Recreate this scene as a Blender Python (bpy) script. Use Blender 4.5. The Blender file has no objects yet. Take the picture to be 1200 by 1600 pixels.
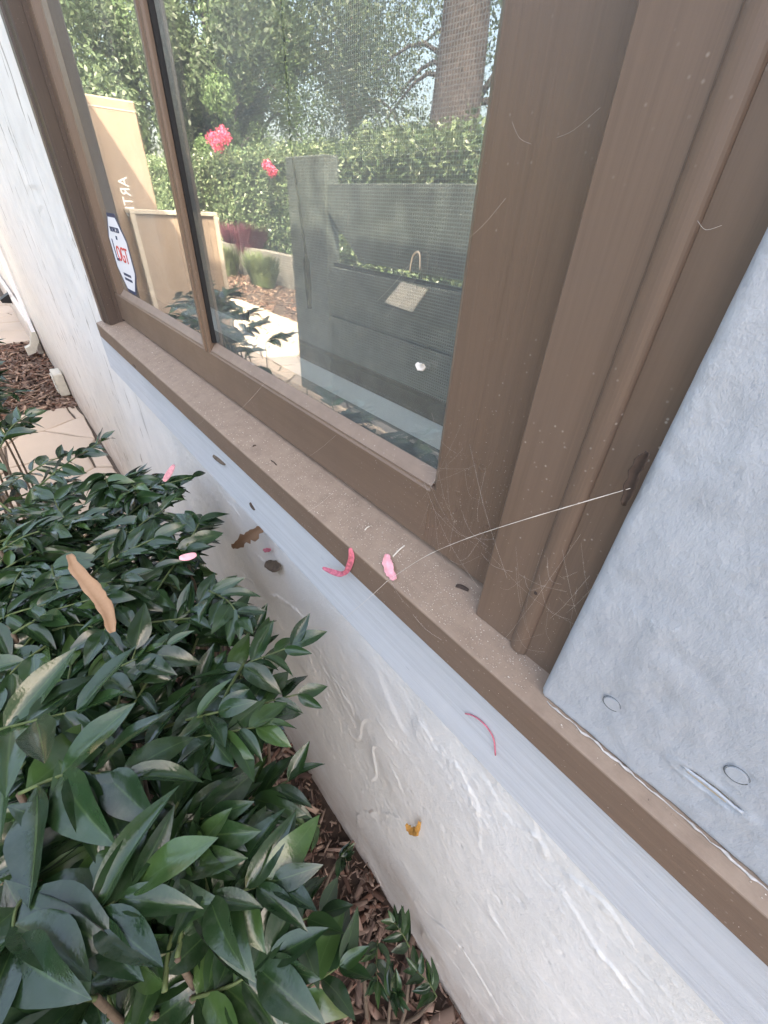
import bpy, bmesh, math, random
import numpy as np
from mathutils import Vector, Matrix
random.seed(7); rng = np.random.default_rng(7)
C = bpy.context.scene.collection
sc = bpy.context.scene

# ------------------------------------------------------------------ camera
CAM = np.array([0.0, -0.23, 1.40])          # metres; wall face is the plane y = 0
FPX, CX, CY = 648.79, 600.0, 800.0          # focal length and centre in photo pixels
RM = np.array([[ .64383795, .47571957, -.59930259],
               [ .76380681, -.35298786,  .54036906],
               [ .0455176 , -.8056615 , -.59062483]])   # world = RM @ (right, down, forward)
cam = bpy.data.cameras.new('camera'); co = bpy.data.objects.new('camera', cam); C.objects.link(co)
r, d, f = RM[:, 0], RM[:, 1], RM[:, 2]
co.matrix_world = Matrix(((r[0], -d[0], -f[0], CAM[0]), (r[1], -d[1], -f[1], CAM[1]), (r[2], -d[2], -f[2], CAM[2]), (0, 0, 0, 1)))
cam.sensor_fit = 'HORIZONTAL'; cam.sensor_width = 36; cam.lens = 36 * FPX / 1200
cam.clip_start = .01; cam.clip_end = 500
sc.camera = co
# ------------------------------------------------------------------ sky, sun, exposure
SUN = Vector((.50, .40, .80)).normalized()
w = bpy.data.worlds.new('World'); sc.world = w; w.use_nodes = True
nt = w.node_tree; bg = nt.nodes['Background']
sky = nt.nodes.new('ShaderNodeTexSky'); sky.sky_type = 'NISHITA'; sky.sun_disc = False
sky.sun_elevation = math.asin(SUN.z); sky.sun_rotation = math.atan2(SUN.x, SUN.y)
sky.dust_density = 7.0; sky.air_density = 1.0; sky.ozone_density = .3
nt.links.new(sky.outputs[0], bg.inputs[0]); bg.inputs[1].default_value = .15
sl = bpy.data.lights.new('sun', 'SUN'); sl.energy = 2.2; sl.angle = math.radians(.5); sl.color = (1, .95, .87)
so = bpy.data.objects.new('sun', sl); C.objects.link(so)
so.rotation_euler = (-SUN).to_track_quat('-Z', 'Y').to_euler(); so.location = (3, 4, 8)
sc.view_settings.view_transform = 'Standard'; sc.view_settings.look = 'None'
sc.view_settings.gamma = 1; sc.view_settings.exposure = 3.17
sc.view_settings.use_white_balance = True; sc.view_settings.white_balance_temperature = 7450; sc.view_settings.white_balance_tint = 10
sc.cycles.max_bounces = 7; sc.cycles.transparent_max_bounces = 10

# ------------------------------------------------------------------ pixel helpers (photo pixel -> place)
def ray(p): return RM @ np.array([p[0] - CX, p[1] - CY, FPX])
def onY(p, y): q = ray(p); return CAM + q * ((y - CAM[1]) / q[1])
def onZ(p, z): q = ray(p); return CAM + q * ((z - CAM[2]) / q[2])
def atD(p, dep): return CAM + ray(p) / FPX * dep
def mirY(p, y):                              # a thing seen in the glass: its true place is on the camera's side
    q = onY(p, y); return np.array([q[0], .024 - q[1], q[2]])
def proj(P): q = RM.T @ (np.asarray(P) - CAM); return (CX + FPX * q[0] / q[2], CY + FPX * q[1] / q[2])
def depth(P): return float((RM.T @ (np.asarray(P) - CAM))[2])

# ------------------------------------------------------------------ noise
def vn(x, y, seed=0):
    x = np.asarray(x, float); y = np.asarray(y, float)
    xi = np.floor(x).astype(np.int64); yi = np.floor(y).astype(np.int64); xf = x - xi; yf = y - yi
    def h(a, b):
        n = (a * 374761393 + b * 668265263 + seed * 1442695041) & 0xffffffff
        n = ((n ^ (n >> 13)) * 1274126177) & 0xffffffff
        n = (n ^ (n >> 16)) & 0xffff
        return n / 65535.0
    u = xf * xf * (3 - 2 * xf); v = yf * yf * (3 - 2 * yf)
    return (h(xi, yi) * (1 - u) + h(xi + 1, yi) * u) * (1 - v) + (h(xi, yi + 1) * (1 - u) + h(xi + 1, yi + 1) * u) * v
def fbm(x, y, seed=0, o=4):
    s = 0; a = .5
    for i in range(o):
        s = s + a * vn(x, y, seed + i * 17); x = x * 2.03; y = y * 2.03; a *= .5
    return s

# ------------------------------------------------------------------ mesh helpers
def obj(name, me, mats, parent=None, smooth=False):
    if not isinstance(mats, (list, tuple)): mats = [mats]
    if isinstance(me, bmesh.types.BMesh):
        m = bpy.data.meshes.new(name); me.to_mesh(m); me.free(); me = m
    for m in mats:
        if m is not None and m.name not in me.materials: me.materials.append(m)
    o = bpy.data.objects.new(name, me); C.objects.link(o)
    if smooth: me.polygons.foreach_set('use_smooth', np.ones(len(me.polygons), bool))
    if parent:
        o.parent = parent
        o.matrix_parent_inverse = Matrix.Translation(-parent.location)
    return o
def empty(name, label, cat, loc=(0, 0, 0), group=None):
    o = bpy.data.objects.new(name, None); C.objects.link(o); o.location = loc; o.empty_display_size = .05
    return tag(o, label, cat, group)
def tag(o, label, cat, group=None):
    o['label'] = label; o['category'] = cat
    if group: o['group'] = group
    return o
def kind(o, k): o['kind'] = k; return o
def box(x0, x1, y0, y1, z0, z1, bev=0, seg=2, bm=None):
    b2 = bmesh.new()
    bmesh.ops.create_cube(b2, size=1, matrix=Matrix.Translation(((x0 + x1) / 2, (y0 + y1) / 2, (z0 + z1) / 2)) @ Matrix.Diagonal((x1 - x0, y1 - y0, z1 - z0, 1)))
    if bev: bmesh.ops.bevel(b2, geom=b2.edges[:], offset=bev, segments=seg, affect='EDGES', profile=.5)
    if bm is None: return b2
    t = bpy.data.meshes.new('t'); b2.to_mesh(t); b2.free(); bm.from_mesh(t); bpy.data.meshes.remove(t); return bm
def prism(prof, a0, a1, axis='X', n=1):
    """profile = list of 2D points; axis X: (y,z) profile, axis Z: (x,y) profile"""
    vs = []; fs = []; k = len(prof)
    for i in range(n + 1):
        a = a0 + (a1 - a0) * i / n
        for p in prof: vs.append((a, p[0], p[1]) if axis == 'X' else (p[0], p[1], a))
    for i in range(n):
        for j in range(k): fs.append((i * k + j, i * k + (j + 1) % k, (i + 1) * k + (j + 1) % k, (i + 1) * k + j))
    fs.append(tuple(range(k))); fs.append(tuple(range(n * k, n * k + k)))
    me = bpy.data.meshes.new('p'); me.from_pydata(vs, [], fs)
    bm = bmesh.new(); bm.from_mesh(me); bpy.data.meshes.remove(me)
    bmesh.ops.recalc_face_normals(bm, faces=bm.faces); return bm
def rawmesh(name, V, F, smooth=True):
    V = np.asarray(V, np.float32); F = np.asarray(F, np.int32)
    me = bpy.data.meshes.new(name); k = F.shape[1]
    me.vertices.add(len(V)); me.vertices.foreach_set('co', V.ravel())
    me.loops.add(F.size); me.loops.foreach_set('vertex_index', F.ravel())
    me.polygons.add(len(F)); me.polygons.foreach_set('loop_start', np.arange(0, F.size, k)); me.polygons.foreach_set('loop_total', np.full(len(F), k))
    me.update(calc_edges=True)
    if smooth: me.polygons.foreach_set('use_smooth', np.ones(len(F), bool))
    return me
def tube(pts, rad, sides=6, bm=None):
    pts = [Vector(p) for p in pts]; own = bm or bmesh.new(); rings = []
    rads = rad if isinstance(rad, (list, tuple)) else [rad] * len(pts)
    for i, p in enumerate(pts):
        t = (pts[min(i + 1, len(pts) - 1)] - pts[max(i - 1, 0)]).normalized()
        a = t.cross(Vector((0, 0, 1)) if abs(t.z) < .9 else Vector((1, 0, 0))).normalized(); b = t.cross(a)
        rings.append([own.verts.new(p + (a * math.cos(q) + b * math.sin(q)) * rads[i]) for q in [2 * math.pi * j / sides for j in range(sides)]])
    for i in range(len(rings) - 1):
        for j in range(sides): own.faces.new((rings[i][j], rings[i][(j + 1) % sides], rings[i + 1][(j + 1) % sides], rings[i + 1][j]))
    own.faces.new(rings[0][::-1]); own.faces.new(rings[-1]); return own
def smoothpts(P, n=6):
    P = [Vector(p) for p in P]; out = []
    for i in range(len(P) - 1):
        a = P[max(i - 1, 0)]; b = P[i]; c = P[i + 1]; e = P[min(i + 2, len(P) - 1)]
        for k in range(n):
            t = k / n
            out.append(.5 * ((2 * b) + (c - a) * t + (2 * a - 5 * b + 4 * c - e) * t * t + (3 * b - a - 3 * c + e) * t ** 3))
    out.append(P[-1]); return out

# ------------------------------------------------------------------ materials
def mat(name, col, rough=.6, spec=.4):
    m = bpy.data.materials.new(name); m.use_nodes = True; n = m.node_tree
    b = n.nodes['Principled BSDF']; b.inputs['Base Color'].default_value = (*col, 1); b.inputs['Roughness'].default_value = rough
    b.inputs['Specular IOR Level'].default_value = spec
    return m, n, b
def N(n, t, **k):
    x = n.nodes.new(t)
    for a, v in k.items():
        if a in x.inputs.keys(): x.inputs[a].default_value = v
        else: setattr(x, a, v)
    return x
def coords(n, scale=(1, 1, 1), out='Object'):
    t = n.nodes.new('ShaderNodeTexCoord'); m = n.nodes.new('ShaderNodeMapping'); m.inputs['Scale'].default_value = scale
    n.links.new(t.outputs[out], m.inputs[0]); return m.outputs[0]
def noise(n, vec, scale, detail=4, rough=.6, dist=0):
    x = N(n, 'ShaderNodeTexNoise', Scale=scale, Detail=detail, Roughness=rough, Distortion=dist); n.links.new(vec, x.inputs['Vector']); return x.outputs['Fac']
def ramp(n, fac, stops):
    x = n.nodes.new('ShaderNodeValToRGB'); e = x.color_ramp.elements
    while len(e) < len(stops): e.new(.5)
    for i, (p, c) in enumerate(stops): e[i].position = p; e[i].color = (*c, 1) if len(c) == 3 else c
    n.links.new(fac, x.inputs[0]); return x.outputs[0]
def g(v): return (v, v, v)
def mix(n, fac, a, b, mode='MIX'):
    x = n.nodes.new('ShaderNodeMix'); x.data_type = 'RGBA'; x.blend_type = mode
    if isinstance(fac, (int, float)): x.inputs[0].default_value = fac
    else: n.links.new(fac, x.inputs[0])
    for i, v in ((6, a), (7, b)):
        if isinstance(v, tuple): x.inputs[i].default_value = (*v, 1)
        else: n.links.new(v, x.inputs[i])
    return x.outputs[2]
def bump(n, b, h, strength=.3, dist=.002, prev=None):
    x = N(n, 'ShaderNodeBump', Strength=strength, Distance=dist); n.links.new(h, x.inputs['Height'])
    if prev is not None: n.links.new(prev, x.inputs['Normal'])
    n.links.new(x.outputs[0], b.inputs['Normal']); return x.outputs[0]

def painted_wood(name, col, axis, rough=.42, grain=.5, dusty=0., specks=0., chips=None):
    """painted timber with grain along axis; dust settles as a pale film with specks"""
    m, n, b = mat(name, col, rough)
    s = {'X': (6, 420, 420), 'Z': (480, 480, 5)}[axis]
    gr = noise(n, coords(n, s), 1, 6, .75, .25)
    gr2 = noise(n, coords(n, tuple(v * .25 if v > 50 else v * .6 for v in s)), 1, 3)
    c = mix(n, ramp(n, gr, [(.35, g(0)), (.7, g(1))]), tuple(v * .82 for v in col), tuple(min(1, v * 1.14) for v in col))
    c = mix(n, ramp(n, gr2, [(.3, g(0)), (.75, g(1))]), c, tuple(v * 1.12 for v in col))
    big = noise(n, coords(n), 7, 4)
    c = mix(n, ramp(n, big, [(.4, g(0)), (.75, g(.35))]), c, tuple(v * .8 + .02 for v in col))
    if dusty:
        dn = noise(n, coords(n), 55, 6, .7)
        ge = n.nodes.new('ShaderNodeNewGeometry'); sz = n.nodes.new('ShaderNodeSeparateXYZ'); n.links.new(ge.outputs['Normal'], sz.inputs[0])
        upm = ramp(n, sz.outputs[2], [(.25, g(.12)), (.8, g(1))])
        c = mix(n, mix(n, 1., upm, ramp(n, dn, [(.3, g(dusty * .45)), (.65, g(dusty))]), 'MULTIPLY'), c, (.36, .275, .205))
    if specks:
        v = N(n, 'ShaderNodeTexVoronoi', Scale=170.); n.links.new(coords(n), v.inputs['Vector'])
        gate = noise(n, coords(n), 12, 3)
        gr3 = mix(n, 1., ramp(n, v.outputs['Distance'], [(.05, g(1)), (.14, g(0))]), ramp(n, gate, [(.50 - specks * .1, g(0)), (.72, g(.8))]), 'MULTIPLY')
        c = mix(n, gr3, c, (.55, .50, .44))
    if chips:
        cn = noise(n, coords(n, (14, 60, 60) if axis == 'X' else (60, 60, 14)), 1, 6, .75)
        c = mix(n, ramp(n, cn, [(.64, g(0)), (.67, g(1))]), c, chips)
    n.links.new(c, b.inputs['Base Color'])
    p = bump(n, b, gr, grain, .0008)
    fine = noise(n, coords(n), 900, 2); bump(n, b, fine, .15, .0003, p)
    rr = ramp(n, big, [(.3, g(rough - .06)), (.8, g(rough + .2))]); n.links.new(rr, b.inputs['Roughness'])
    return m
BROWN = (.142, .096, .069)
M_bx = painted_wood('brown_paint_horizontal', BROWN, 'X', .40, .25, .12, .3)
M_bz = painted_wood('brown_paint_vertical', BROWN, 'Z', .30, .7, .05, .2)
M_bzs = painted_wood('brown_paint_smooth', (.145, .099, .072), 'Z', .38, .15, .06, .2)
M_sill = painted_wood('brown_sill_dusty', (.145, .098, .071), 'X', .55, .6, .58, 1.2)
M_bdk = painted_wood('brown_paint_shade', (.060, .042, .035), 'Z', .4, .4, .05, .2)  # same brown with the left casing's shade put into the colour
M_bead = painted_wood('brown_bead_flaking', (.16, .112, .085), 'X', .5, .4, .45, .5, (.34, .30, .27))
GREY = (.345, .375, .41)
M_apron = painted_wood('greyblue_apron', (.49, .515, .545), 'X', .6, 1.0, chips=(.40, .43, .475))
def plankmat():
    m, n, b = mat('greyblue_plank', GREY, .62)
    v = coords(n); a = noise(n, v, 38, 8, .72); s = noise(n, coords(n, (210, 210, 120)), 1, 5, .7)
    c = mix(n, ramp(n, a, [(.34, g(0)), (.66, g(1))]), tuple(x * .93 for x in GREY), tuple(min(1, x * 1.07) for x in GREY))
    c = mix(n, ramp(n, s, [(.28, g(.6)), (.38, g(0)), (.64, g(0)), (.74, g(.5))]), c, mix(n, ramp(n, s, [(.45, g(0)), (.55, g(1))]), (.22, .25, .29), (.52, .56, .61)))
    warm = noise(n, v, 5, 3); c = mix(n, ramp(n, warm, [(.45, g(0)), (.75, g(.4))]), c, (.37, .36, .355))
    scr = noise(n, coords(n, (22, 22, 7)), 1.2, 2, .5, 2.)
    c = mix(n, ramp(n, scr, [(.490, g(0)), (.499, g(.22)), (.508, g(0))]), c, (.22, .25, .30))
    n.links.new(c, b.inputs['Base Color'])
    p = bump(n, b, a, .22, .002); p = bump(n, b, s, .8, .0012, p)
    return m
M_plank = plankmat()
def stuccomat():
    m, n, b = mat('white_stucco', (.7, .7, .68), .75, .3)
    v = coords(n); a = noise(n, v, 9, 5, .6); f_ = noise(n, v, 160, 5, .75)
    c = mix(n, ramp(n, a, [(.3, g(0)), (.7, g(1))]), (.67, .668, .648), (.77, .76, .73))
    st = noise(n, coords(n, (9, 9, 3)), 1, 5, .6); c = mix(n, ramp(n, st, [(.52, g(0)), (.8, g(.28))]), c, (.54, .55, .52))
    # hairline cracks running up and down on the left of the window
    sx = n.nodes.new('ShaderNodeSeparateXYZ'); n.links.new(v, sx.inputs[0])
    ck = noise(n, coords(n, (34, 34, 4.5)), 1, 4, .6, .6)
    left = N(n, 'ShaderNodeMapRange'); n.links.new(sx.outputs[0], left.inputs[0]); left.inputs[1].default_value = -1.25; left.inputs[2].default_value = -1.5
    ckm = mix(n, 1., ramp(n, ck, [(.635, g(0)), (.66, g(1))]), left.outputs[0], 'MULTIPLY')
    c = mix(n, ckm, c, (.36, .34, .31))
    # splashed soil at the foot of the wall
    lo = N(n, 'ShaderNodeMapRange'); n.links.new(sx.outputs[2], lo.inputs[0]); lo.inputs[1].default_value = .5; lo.inputs[2].default_value = .0
    so_ = mix(n, 1., lo.outputs[0], ramp(n, noise(n, coords(n, (5, 5, 8)), 1, 6, .7), [(.25, g(.25)), (.7, g(1))]), 'MULTIPLY')
    c = mix(n, so_, c, (.40, .31, .25))
    fs = noise(n, v, 260, 4, .75); c = mix(n, ramp(n, fs, [(.28, g(.40)), (.42, g(0)), (.60, g(0)), (.72, g(.5))]), c, mix(n, ramp(n, fs, [(.45, g(0)), (.55, g(1))]), (.40, .40, .38), (.86, .86, .83)))
    n.links.new(c, b.inputs['Base Color'])
    gate = ramp(n, noise(n, coords(n, (4, 4, 7)), 1, 4, .6), [(.42, g(.25)), (.62, g(1))])
    hh = mix(n, 1., f_, gate, 'MULTIPLY'); grit = mix(n, 1., noise(n, v, 420, 3, .7), gate, 'MULTIPLY')
    p = bump(n, b, hh, .6, .003); p = bump(n, b, grit, .7, .0016, p); bump(n, b, noise(n, v, 30, 4, .6), .25, .006, p)
    return m
M_stucco = stuccomat()
def simple(name, col, rough=.7, var=.25, scale=30, bmp=.3, spec=.3):
    m, n, b = mat(name, col, rough, spec); v = coords(n); a = noise(n, v, scale, 5, .65)
    c = mix(n, ramp(n, a, [(.3, g(0)), (.7, g(1))]), tuple(x * (1 - var) for x in col), tuple(min(1, x * (1 + var)) for x in col))
    n.links.new(c, b.inputs['Base Color']); bump(n, b, a, bmp, .1 / scale); return m
def perobj(name, cols, rough=.5, spec=.4, scale=40, trans=0):
    """colour varies from object to object / piece to piece"""
    m, n, b = mat(name, cols[0], rough, spec)
    oi = n.nodes.new('ShaderNodeObjectInfo'); ge = n.nodes.new('ShaderNodeNewGeometry')
    ad = N(n, 'ShaderNodeMath', operation='ADD'); n.links.new(oi.outputs['Random'], ad.inputs[0]); n.links.new(ge.outputs['Random Per Island'], ad.inputs[1])
    fr = N(n, 'ShaderNodeMath', operation='FRACT'); n.links.new(ad.outputs[0], fr.inputs[0])
    k = len(cols); c = ramp(n, fr.outputs[0], [(i / (k - 1), cc) for i, cc in enumerate(cols)])
    c = mix(n, ramp(n, noise(n, coords(n), scale, 3), [(.3, g(0)), (.8, g(.5))]), c, cols[0])
    n.links.new(c, b.inputs['Base Color'])
    if trans:
        tr = n.nodes.new('ShaderNodeBsdfTranslucent'); n.links.new(c, tr.inputs[0]); mx = n.nodes.new('ShaderNodeMixShader'); mx.inputs[0].default_value = trans
        n.links.new(b.outputs[0], mx.inputs[1]); n.links.new(tr.outputs[0], mx.inputs[2]); n.links.new(mx.outputs[0], n.nodes['Material Output'].inputs[0])
    return m
def leafmat():
    m = perobj('shrub_leaf', [(.012, .030, .013), (.018, .044, .017), (.026, .060, .020), (.016, .036, .017), (.020, .050, .018), (.055, .110, .030)], .30, .6, 3, .10)
    n = m.node_tree; b = n.nodes['Principled BSDF']
    t = n.nodes.new('ShaderNodeUVMap')
    c_in = b.inputs['Base Color'].links[0].from_socket
    sx = n.nodes.new('ShaderNodeSeparateXYZ'); n.links.new(t.outputs[0], sx.inputs[0])
    mid = ramp(n, sx.outputs[0], [(.46, g(0)), (.5, g(.55)), (.54, g(0))])
    c = mix(n, mid, c_in, (.06, .11, .04))
    n.links.new(c, b.inputs['Base Color'])
    # side veins as fine relief, and a thin film of dust
    wv = N(n, 'ShaderNodeTexNoise', Scale=1.0, Detail=3.0); mp = n.nodes.new('ShaderNodeMapping'); mp.inputs['Scale'].default_value = (7, 22, 1); n.links.new(t.outputs[0], mp.inputs[0]); n.links.new(mp.outputs[0], wv.inputs['Vector'])
    bump(n, b, wv.outputs['Fac'], .12, .002)
    ds = noise(n, coords(n), 5, 4); c2 = mix(n, ramp(n, ds, [(.5, g(0)), (.8, g(.10))]), c, (.22, .25, .22)); n.links.new(c2, b.inputs['Base Color'])
    n.links.new(ramp(n, ds, [(.3, g(.15)), (.8, g(.27))]), b.inputs['Roughness'])
    return m
M_leaf = leafmat()
M_stem = simple('shrub_stem', (.075, .105, .04), .6, .3, 90)
M_twig = simple('woody_twig', (.10, .075, .055), .8, .3, 90)
M_hedge = perobj('hedge_leaf', [(.065, .11, .05), (.10, .15, .07), (.14, .19, .09), (.20, .24, .13)], .32, .5, 4, .25)
M_treeleaf = perobj('tree_leaf', [(.04, .065, .035), (.06, .095, .045), (.085, .12, .055), (.05, .08, .04)], .45, .4, 2, .3)
M_paleleaf = perobj('pale_tree_leaf', [(.09, .15, .06), (.12, .19, .07), (.07, .12, .05)], .45, .4, 2, .3)
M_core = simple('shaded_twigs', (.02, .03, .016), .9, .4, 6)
M_bark = simple('tree_bark', (.06, .05, .05), .9, .4, 14, .8)
M_purple = perobj('purple_leaf', [(.10, .03, .05), (.16, .05, .07), (.07, .03, .04)], .5, .4, 9, .2)
M_grassy = perobj('grassy_leaf', [(.10, .14, .06), (.15, .18, .09), (.09, .11, .07)], .6, .3, 9, .2)
M_pink = perobj('pink_blossom', [(.75, .10, .20), (.82, .20, .30), (.66, .06, .16)], .6, .3, 9, .3)
M_petal = simple('pink_petal', (.50, .14, .19), .6, .4, 220, .1)
M_petalpale = simple('pale_pink_petal', (.72, .34, .38), .6, .3, 90)
M_soil = simple('dark_soil', (.055, .038, .03), .95, .4, 60, .8)
M_mulch = perobj('bark_chip', [(.085, .05, .038), (.20, .11, .08), (.05, .035, .03), (.28, .19, .15), (.10, .075, .06), (.42, .30, .23), (.06, .04, .035)], .85, .2, 40)
M_dryleaf = perobj('dry_leaf', [(.30, .17, .095), (.40, .26, .16), (.20, .11, .07)], .7, .3, 160, .15)
M_stone = perobj('flagstone', [(.44, .36, .29), (.50, .42, .345), (.47, .395, .325), (.53, .45, .375), (.41, .335, .27)], .8, .25, 11)
n_ = M_stone.node_tree; bump(n_, n_.nodes['Principled BSDF'], noise(n_, coords(n_), 50, 6, .7), .5, .006)
M_joint = simple('dark_joint', (.10, .08, .065), .95, .3, 50)
M_ground = simple('garden_ground', (.16, .13, .085), .95, .4, 3)
M_card = simple('brown_cardboard', (.27, .20, .148), .8, .08, 12, .05)
M_cardedge = simple('cut_cardboard_edge', (.42, .36, .29), .85, .1, 60)
M_white = simple('white_ink', (.82, .80, .76), .6, .05, 60)
M_black = simple('black_rubber', (.012, .012, .014), .5, .2, 60)
M_spacer = simple('grey_spacer', (.10, .115, .12), .45, .2, 60)
M_inner = simple('pale_inner_sill', (.80, .83, .80), .45, .05, 30, .05)
M_room = simple('room_wall', (.30, .29, .27), .9, .1, 4)
M_wire = simple('screen_wire', (.33, .35, .345), .5, .1, 60)
M_fence = simple('weathered_fence_board', (.085, .10, .09), .85, .5, 9)
M_gwall = simple('grey_garden_wall', (.17, .16, .145), .9, .25, 14)
M_cream = simple('cream_plastic', (.80, .77, .68), .5, .06, 30)
M_navy = simple('navy_ink', (.03, .045, .10), .5, .1, 90)
M_red = simple('red_ink', (.55, .05, .04), .5, .1, 90)
M_stickerw = simple('sticker_white', (.78, .80, .84), .35, .03, 60, .02)
M_silk = simple('dusty_silk', (.62, .57, .51), .8, .1, 200); 
M_speck = perobj('dust_speck', [(.55, .48, .41), (.75, .70, .63), (.40, .32, .26), (.22, .15, .11)], .9, .2, 200)
M_dark = simple('dark_debris', (.05, .035, .028), .8, .3, 200)
M_rawwood = simple('bare_wood', (.46, .38, .28), .8, .2, 120)
M_orange = simple('orange_husk', (.52, .27, .07), .6, .35, 160)
M_roof = simple('roof_board', (.30, .27, .24), .8, .2, 5)
M_caulk = simple('old_caulk', (.44, .42, .40), .8, .3, 200)
def glassmat():
    m = bpy.data.materials.new('window_glass'); m.use_nodes = True; n = m.node_tree; n.nodes.clear()
    out = n.nodes.new('ShaderNodeOutputMaterial'); ge = n.nodes.new('ShaderNodeNewGeometry')
    dt = N(n, 'ShaderNodeVectorMath', operation='DOT_PRODUCT'); n.links.new(ge.outputs['Normal'], dt.inputs[0]); n.links.new(ge.outputs['Incoming'], dt.inputs[1])
    def M(op, a, b_=None):
        x = N(n, 'ShaderNodeMath', operation=op)
        for i, v in enumerate((a, b_)):
            if v is None: continue
            if isinstance(v, (int, float)): x.inputs[i].default_value = v
            else: n.links.new(v, x.inputs[i])
        return x.outputs[0]
    c = M('ABSOLUTE', dt.outputs['Value']); s = M('POWER', M('SUBTRACT', 1., c), 5.)
    F = M('ADD', .045, M('MULTIPLY', s, .955))           # Schlick, one surface
    t = M('SUBTRACT', 1., F); R = M('SUBTRACT', 1., M('MULTIPLY', t, t))   # this face stands for the two surfaces of one pane of the double glazing
    R = M('MINIMUM', M('ADD', M('MULTIPLY', R, 1.2), .07), .95)         # with its low-emissivity coat
    gl = n.nodes.new('ShaderNodeBsdfGlossy'); gl.inputs['Roughness'].default_value = .0; gl.inputs['Color'].default_value = (.97, 1, .98, 1)
    tr = n.nodes.new('ShaderNodeBsdfTransparent'); tr.inputs[0].default_value = (.985, 1, .99, 1)
    mx = n.nodes.new('ShaderNodeMixShader'); n.links.new(R, mx.inputs[0]); n.links.new(tr.outputs[0], mx.inputs[1]); n.links.new(gl.outputs[0], mx.inputs[2])
    df = n.nodes.new('ShaderNodeBsdfDiffuse'); df.inputs[0].default_value = (.75, .76, .74, 1)
    film = ramp(n, noise(n, coords(n, (9, 9, 2.5)), 1, 5, .6), [(.3, g(.025)), (.75, g(.095))])
    m2 = n.nodes.new('ShaderNodeMixShader'); n.links.new(film, m2.inputs[0]); n.links.new(mx.outputs[0], m2.inputs[1]); n.links.new(df.outputs[0], m2.inputs[2])
    n.links.new(m2.outputs[0], out.inputs[0]); return m
M_glass = glassmat()

# ================================================================== ground, path, mulch
gm = box(-90, 60, -90, 30, -.5, -.06); kind(obj('ground', gm, M_ground), 'structure')
bed = box(-1.75, 3.0, -.95, .02, -.20, -.022); near_bed = kind(obj('planting_bed', bed, M_soil), 'structure')
bed2 = box(-6.3, -4.05, -.75, .02, -.20, -.021); kind(obj('planting_bed_far', bed2, M_soil), 'structure')
bed3 = box(-32, 6, -6.6, -3.05, -.20, -.020); kind(obj('hedge_bed', bed3, M_soil), 'structure')
pb = box(-32, 6, -3.04, -.96, -.19, -.014)
box(-4.04, -1.76, -.955, .02, -.19, -.0145, bm=pb); box(-32, -6.31, -.955, .02, -.19, -.0143, bm=pb)
path = kind(obj('path', pb, M_joint), 'structure')
# crazy paving: irregular stones cut from a jittered grid
def clip(poly, p, q):
    mx_, my_ = (p[0] + q[0]) / 2, (p[1] + q[1]) / 2; nx, ny = q[0] - p[0], q[1] - p[1]; out = []
    for i in range(len(poly)):
        a, b = poly[i], poly[(i + 1) % len(poly)]
        da = (a[0] - mx_) * nx + (a[1] - my_) * ny; db = (b[0] - mx_) * nx + (b[1] - my_) * ny
        if da <= 0: out.append(a)
        if da * db < 0: t = da / (da - db); out.append((a[0] + (b[0] - a[0]) * t, a[1] + (b[1] - a[1]) * t))
    return out
def stones(x0, x1, y0, y1, cell, keep):
    pts = []; nx = int((x1 - x0) / cell); ny = max(1, int((y1 - y0) / (cell * .8)))
    for i in range(-1, nx + 1):
        for j in range(-1, ny + 1):
            pts.append((x0 + (i + .5 + random.uniform(-.42, .42)) * cell, y0 + (j + .5 + random.uniform(-.42, .42)) * (y1 - y0) / ny))
    for p in pts:
        poly = [(x0, y0), (x1, y0), (x1, y1), (x0, y1)]
        for q in pts:
            if q != p and abs(q[0] - p[0]) < 3 * cell and abs(q[1] - p[1]) < 3 * cell: poly = clip(poly, p, q)
            if not poly: break
        if not poly or len(poly) < 3 or not keep(p): continue
        if abs(sum(poly[i - 1][0] * poly[i][1] - poly[i][0] * poly[i - 1][1] for i in range(len(poly)))) < .012: continue
        cx = sum(a[0] for a in poly) / len(poly); cy = sum(a[1] for a in poly) / len(poly)
        gap = .009
        # wavy outline
        ring = []
        for i in range(len(poly)):
            a, b = poly[i], poly[(i + 1) % len(poly)]; L = math.hypot(b[0] - a[0], b[1] - a[1])
            if L < .02: continue
            for t in ((0, .35, .7) if L > .12 else (0,)):
                x = a[0] + (b[0] - a[0]) * t; y = a[1] + (b[1] - a[1]) * t
                x += (vn(x * 9, y * 9, 3) - .5) * .035; y += (vn(x * 9, y * 9, 5) - .5) * .035
                dd = math.hypot(x - cx, y - cy) or 1; k = (dd - gap) / dd
                ring.append((cx + (x - cx) * k, cy + (y - cy) * k))
        if len(ring) < 3: continue
        z = random.uniform(-.002, .003); k = len(ring)
        vs = [(x, y, -.03) for x, y in ring] + [(x, y, z - .006) for x, y in ring] + [(cx + (x - cx) * .965, cy + (y - cy) * .965, z) for x, y in ring]
        fs = [(i, (i + 1) % k, k + (i + 1) % k, k + i) for i in range(k)] + [(k + i, k + (i + 1) % k, 2 * k + (i + 1) % k, 2 * k + i) for i in range(k)] + [tuple(range(2 * k, 3 * k))]
        me = bpy.data.meshes.new('flagstone'); me.from_pydata(vs, [], fs); obj('flagstone', me, M_stone, path)
stones(-9.4, 1.2, -3.04, -.97, .36, lambda p: True)
stones(-9.4, -6.32, -.96, -.01, .40, lambda p: True)
stones(-4.03, -1.77, -.96, -.01, .40, lambda p: True)
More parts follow.
